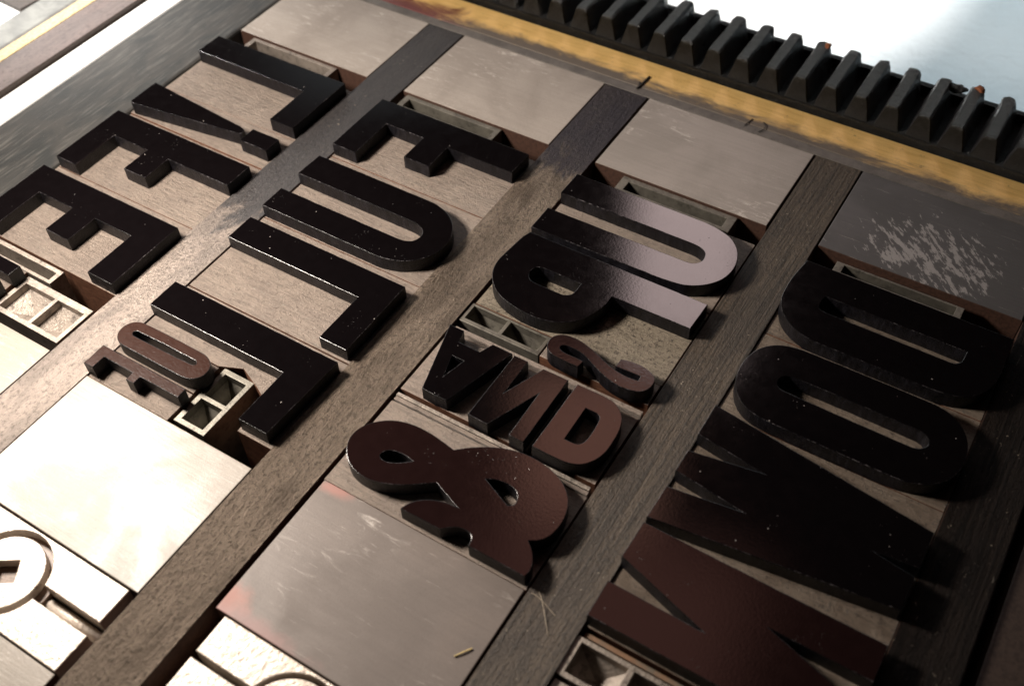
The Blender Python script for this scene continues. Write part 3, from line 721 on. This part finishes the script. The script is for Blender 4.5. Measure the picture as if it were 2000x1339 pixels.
slab('furniture_block', -82, -32.0, -150, -116.7, 0, 19.3, [FURN_HOT, DARKB], 'blown-out pale block in the lower left corner below the round screw', 'furniture block', 'wood furniture blocks at the foot of the rows')

# ------------------------------------------------------------------ lint and crumbs
def strand(name, pts, r, mat, label, cat):
    cu = bpy.data.curves.new(name, 'CURVE'); cu.dimensions = '3D'; cu.bevel_depth = r; cu.bevel_resolution = 2
    sp = cu.splines.new('NURBS'); sp.points.add(len(pts) - 1); sp.use_endpoint_u = True; sp.order_u = 4
    o0 = pts[0]
    for q, p in zip(sp.points, pts): q.co = (p[0] - o0[0], p[1] - o0[1], p[2] - o0[2], 1)
    o = bpy.data.objects.new(name, cu); C.objects.link(o)
    me = bpy.data.meshes.new_from_object(o.evaluated_get(bpy.context.evaluated_depsgraph_get()))
    bpy.data.objects.remove(o); me.materials.clear(); me.transform(Matrix.Scale(MM, 4))
    for p in me.polygons: p.use_smooth = True
    return tag(link(name, me, [mat], None, o0), label, cat)
HAIR = m_plain('pale_fibre', (.55, .45, .33), .6)
strand('fibre', [(39.6, -53.4, 19.9), (41.5, -55, 20.3), (43.2, -57.5, 20.4), (45.9, -60.6, 19.9)], .05, HAIR, 'thin pale hair lying on the grained reglet near the ampersand', 'hair')
strand('fibre', [(38.4, -54.4, 19.9), (40.4, -54.2, 20.2), (43.0, -55.6, 20.1), (45.0, -56.2, 19.9)], .05, HAIR, 'short curled fibre crossing the thin pale hair on the reglet', 'hair')
strand('brass_shaving', [(32.5, -73.6, 20.0), (33.7, -71.9, 20.2), (34.6, -70.5, 20.0)], .15, m_plain('yellow_crumb', (.80, .62, .25), .5), 'tiny yellow shaving near the right edge of the red-stained grey block', 'shaving')
INKD = m_plain('dried_ink', (.015, .013, .012), .35)

# loose dust and wood crumbs lying all over the forme: uncountable, one object
bm = bmesh.new()
for i in range(900):
    u = random.uniform(-175, 118); v = random.uniform(-115, 103)
    k = random.random()
    if k < .55:                                             # mostly along the reglets
        a_, b_ = random.choice(((-95.3, -82.6), (-29.9, -16.2), (37.6, 50.5), (103.7, 117), (37.6, 50.5), (-29.9, -16.2)))
        u = random.uniform(a_, b_); z = ZF if a_ < 100 else ZF - .3
    elif k < .72: z = ZF; u = random.uniform(-147, -96) if random.random() < .3 else random.uniform(-176, -150); v = random.uniform(70, 103) if u > -148 else v
    else:
        u, v = random.choice(((random.uniform(-81, -31), random.uniform(70, 103)), (random.uniform(-14, 36), random.uniform(70, 103)), (random.uniform(52, 102), random.uniform(70, 103)), (random.uniform(-14, 36), random.uniform(-89, -55)))); z = ZF
    r = random.choice((.05, .06, .07, .09, .12)) * random.uniform(.8, 1.5)
    blob((u, v, z + r * .3), r, i, 0 if random.random() < .7 else 1)
me = bpy.data.meshes.new('dust'); bm.to_mesh(me); bm.free()
tag(link('dust', me, [CRUMB, DARKW]), 'fine pale dust and wood crumbs scattered over the strips and blocks', 'dust', kind='stuff')

tag(strand('ink_drip', [(-20.6, 105.6, 19.95), (-20.2, 108.5, 20.1), (-20.0, 110.8, 20.2), (-20.1, 112.6, 19.95)], .38, INKD, None, None), 'black leaf-shaped ink drip on the brass strip near the end of the second reglet', 'ink drip', 'dried ink drips on the brass strip')
tag(strand('ink_drip', [(-21.4, 108.9, 19.95), (-20.9, 107.2, 20.1), (-20.4, 105.8, 20.0)], .15, INKD, None, None), 'thin black ink thread right beside the leaf-shaped drip', 'ink drip', 'dried ink drips on the brass strip')
tag(strand('ink_drip', [(14.6, 105.4, 19.95), (15.3, 107.8, 20.15), (15.4, 109.2, 20.0)], .14, INKD, None, None), 'short straight black ink stroke on the brass strip above the clean block', 'ink drip', 'dried ink drips on the brass strip')
tag(strand('ink_drip', [(19.2, 104.6, 19.95), (20.9, 106.6, 20.15), (20.4, 108.4, 20.2), (18.8, 109.3, 20.0)], .12, INKD, None, None), 'curved black ink stroke on the brass strip above the clean block', 'ink drip', 'dried ink drips on the brass strip')
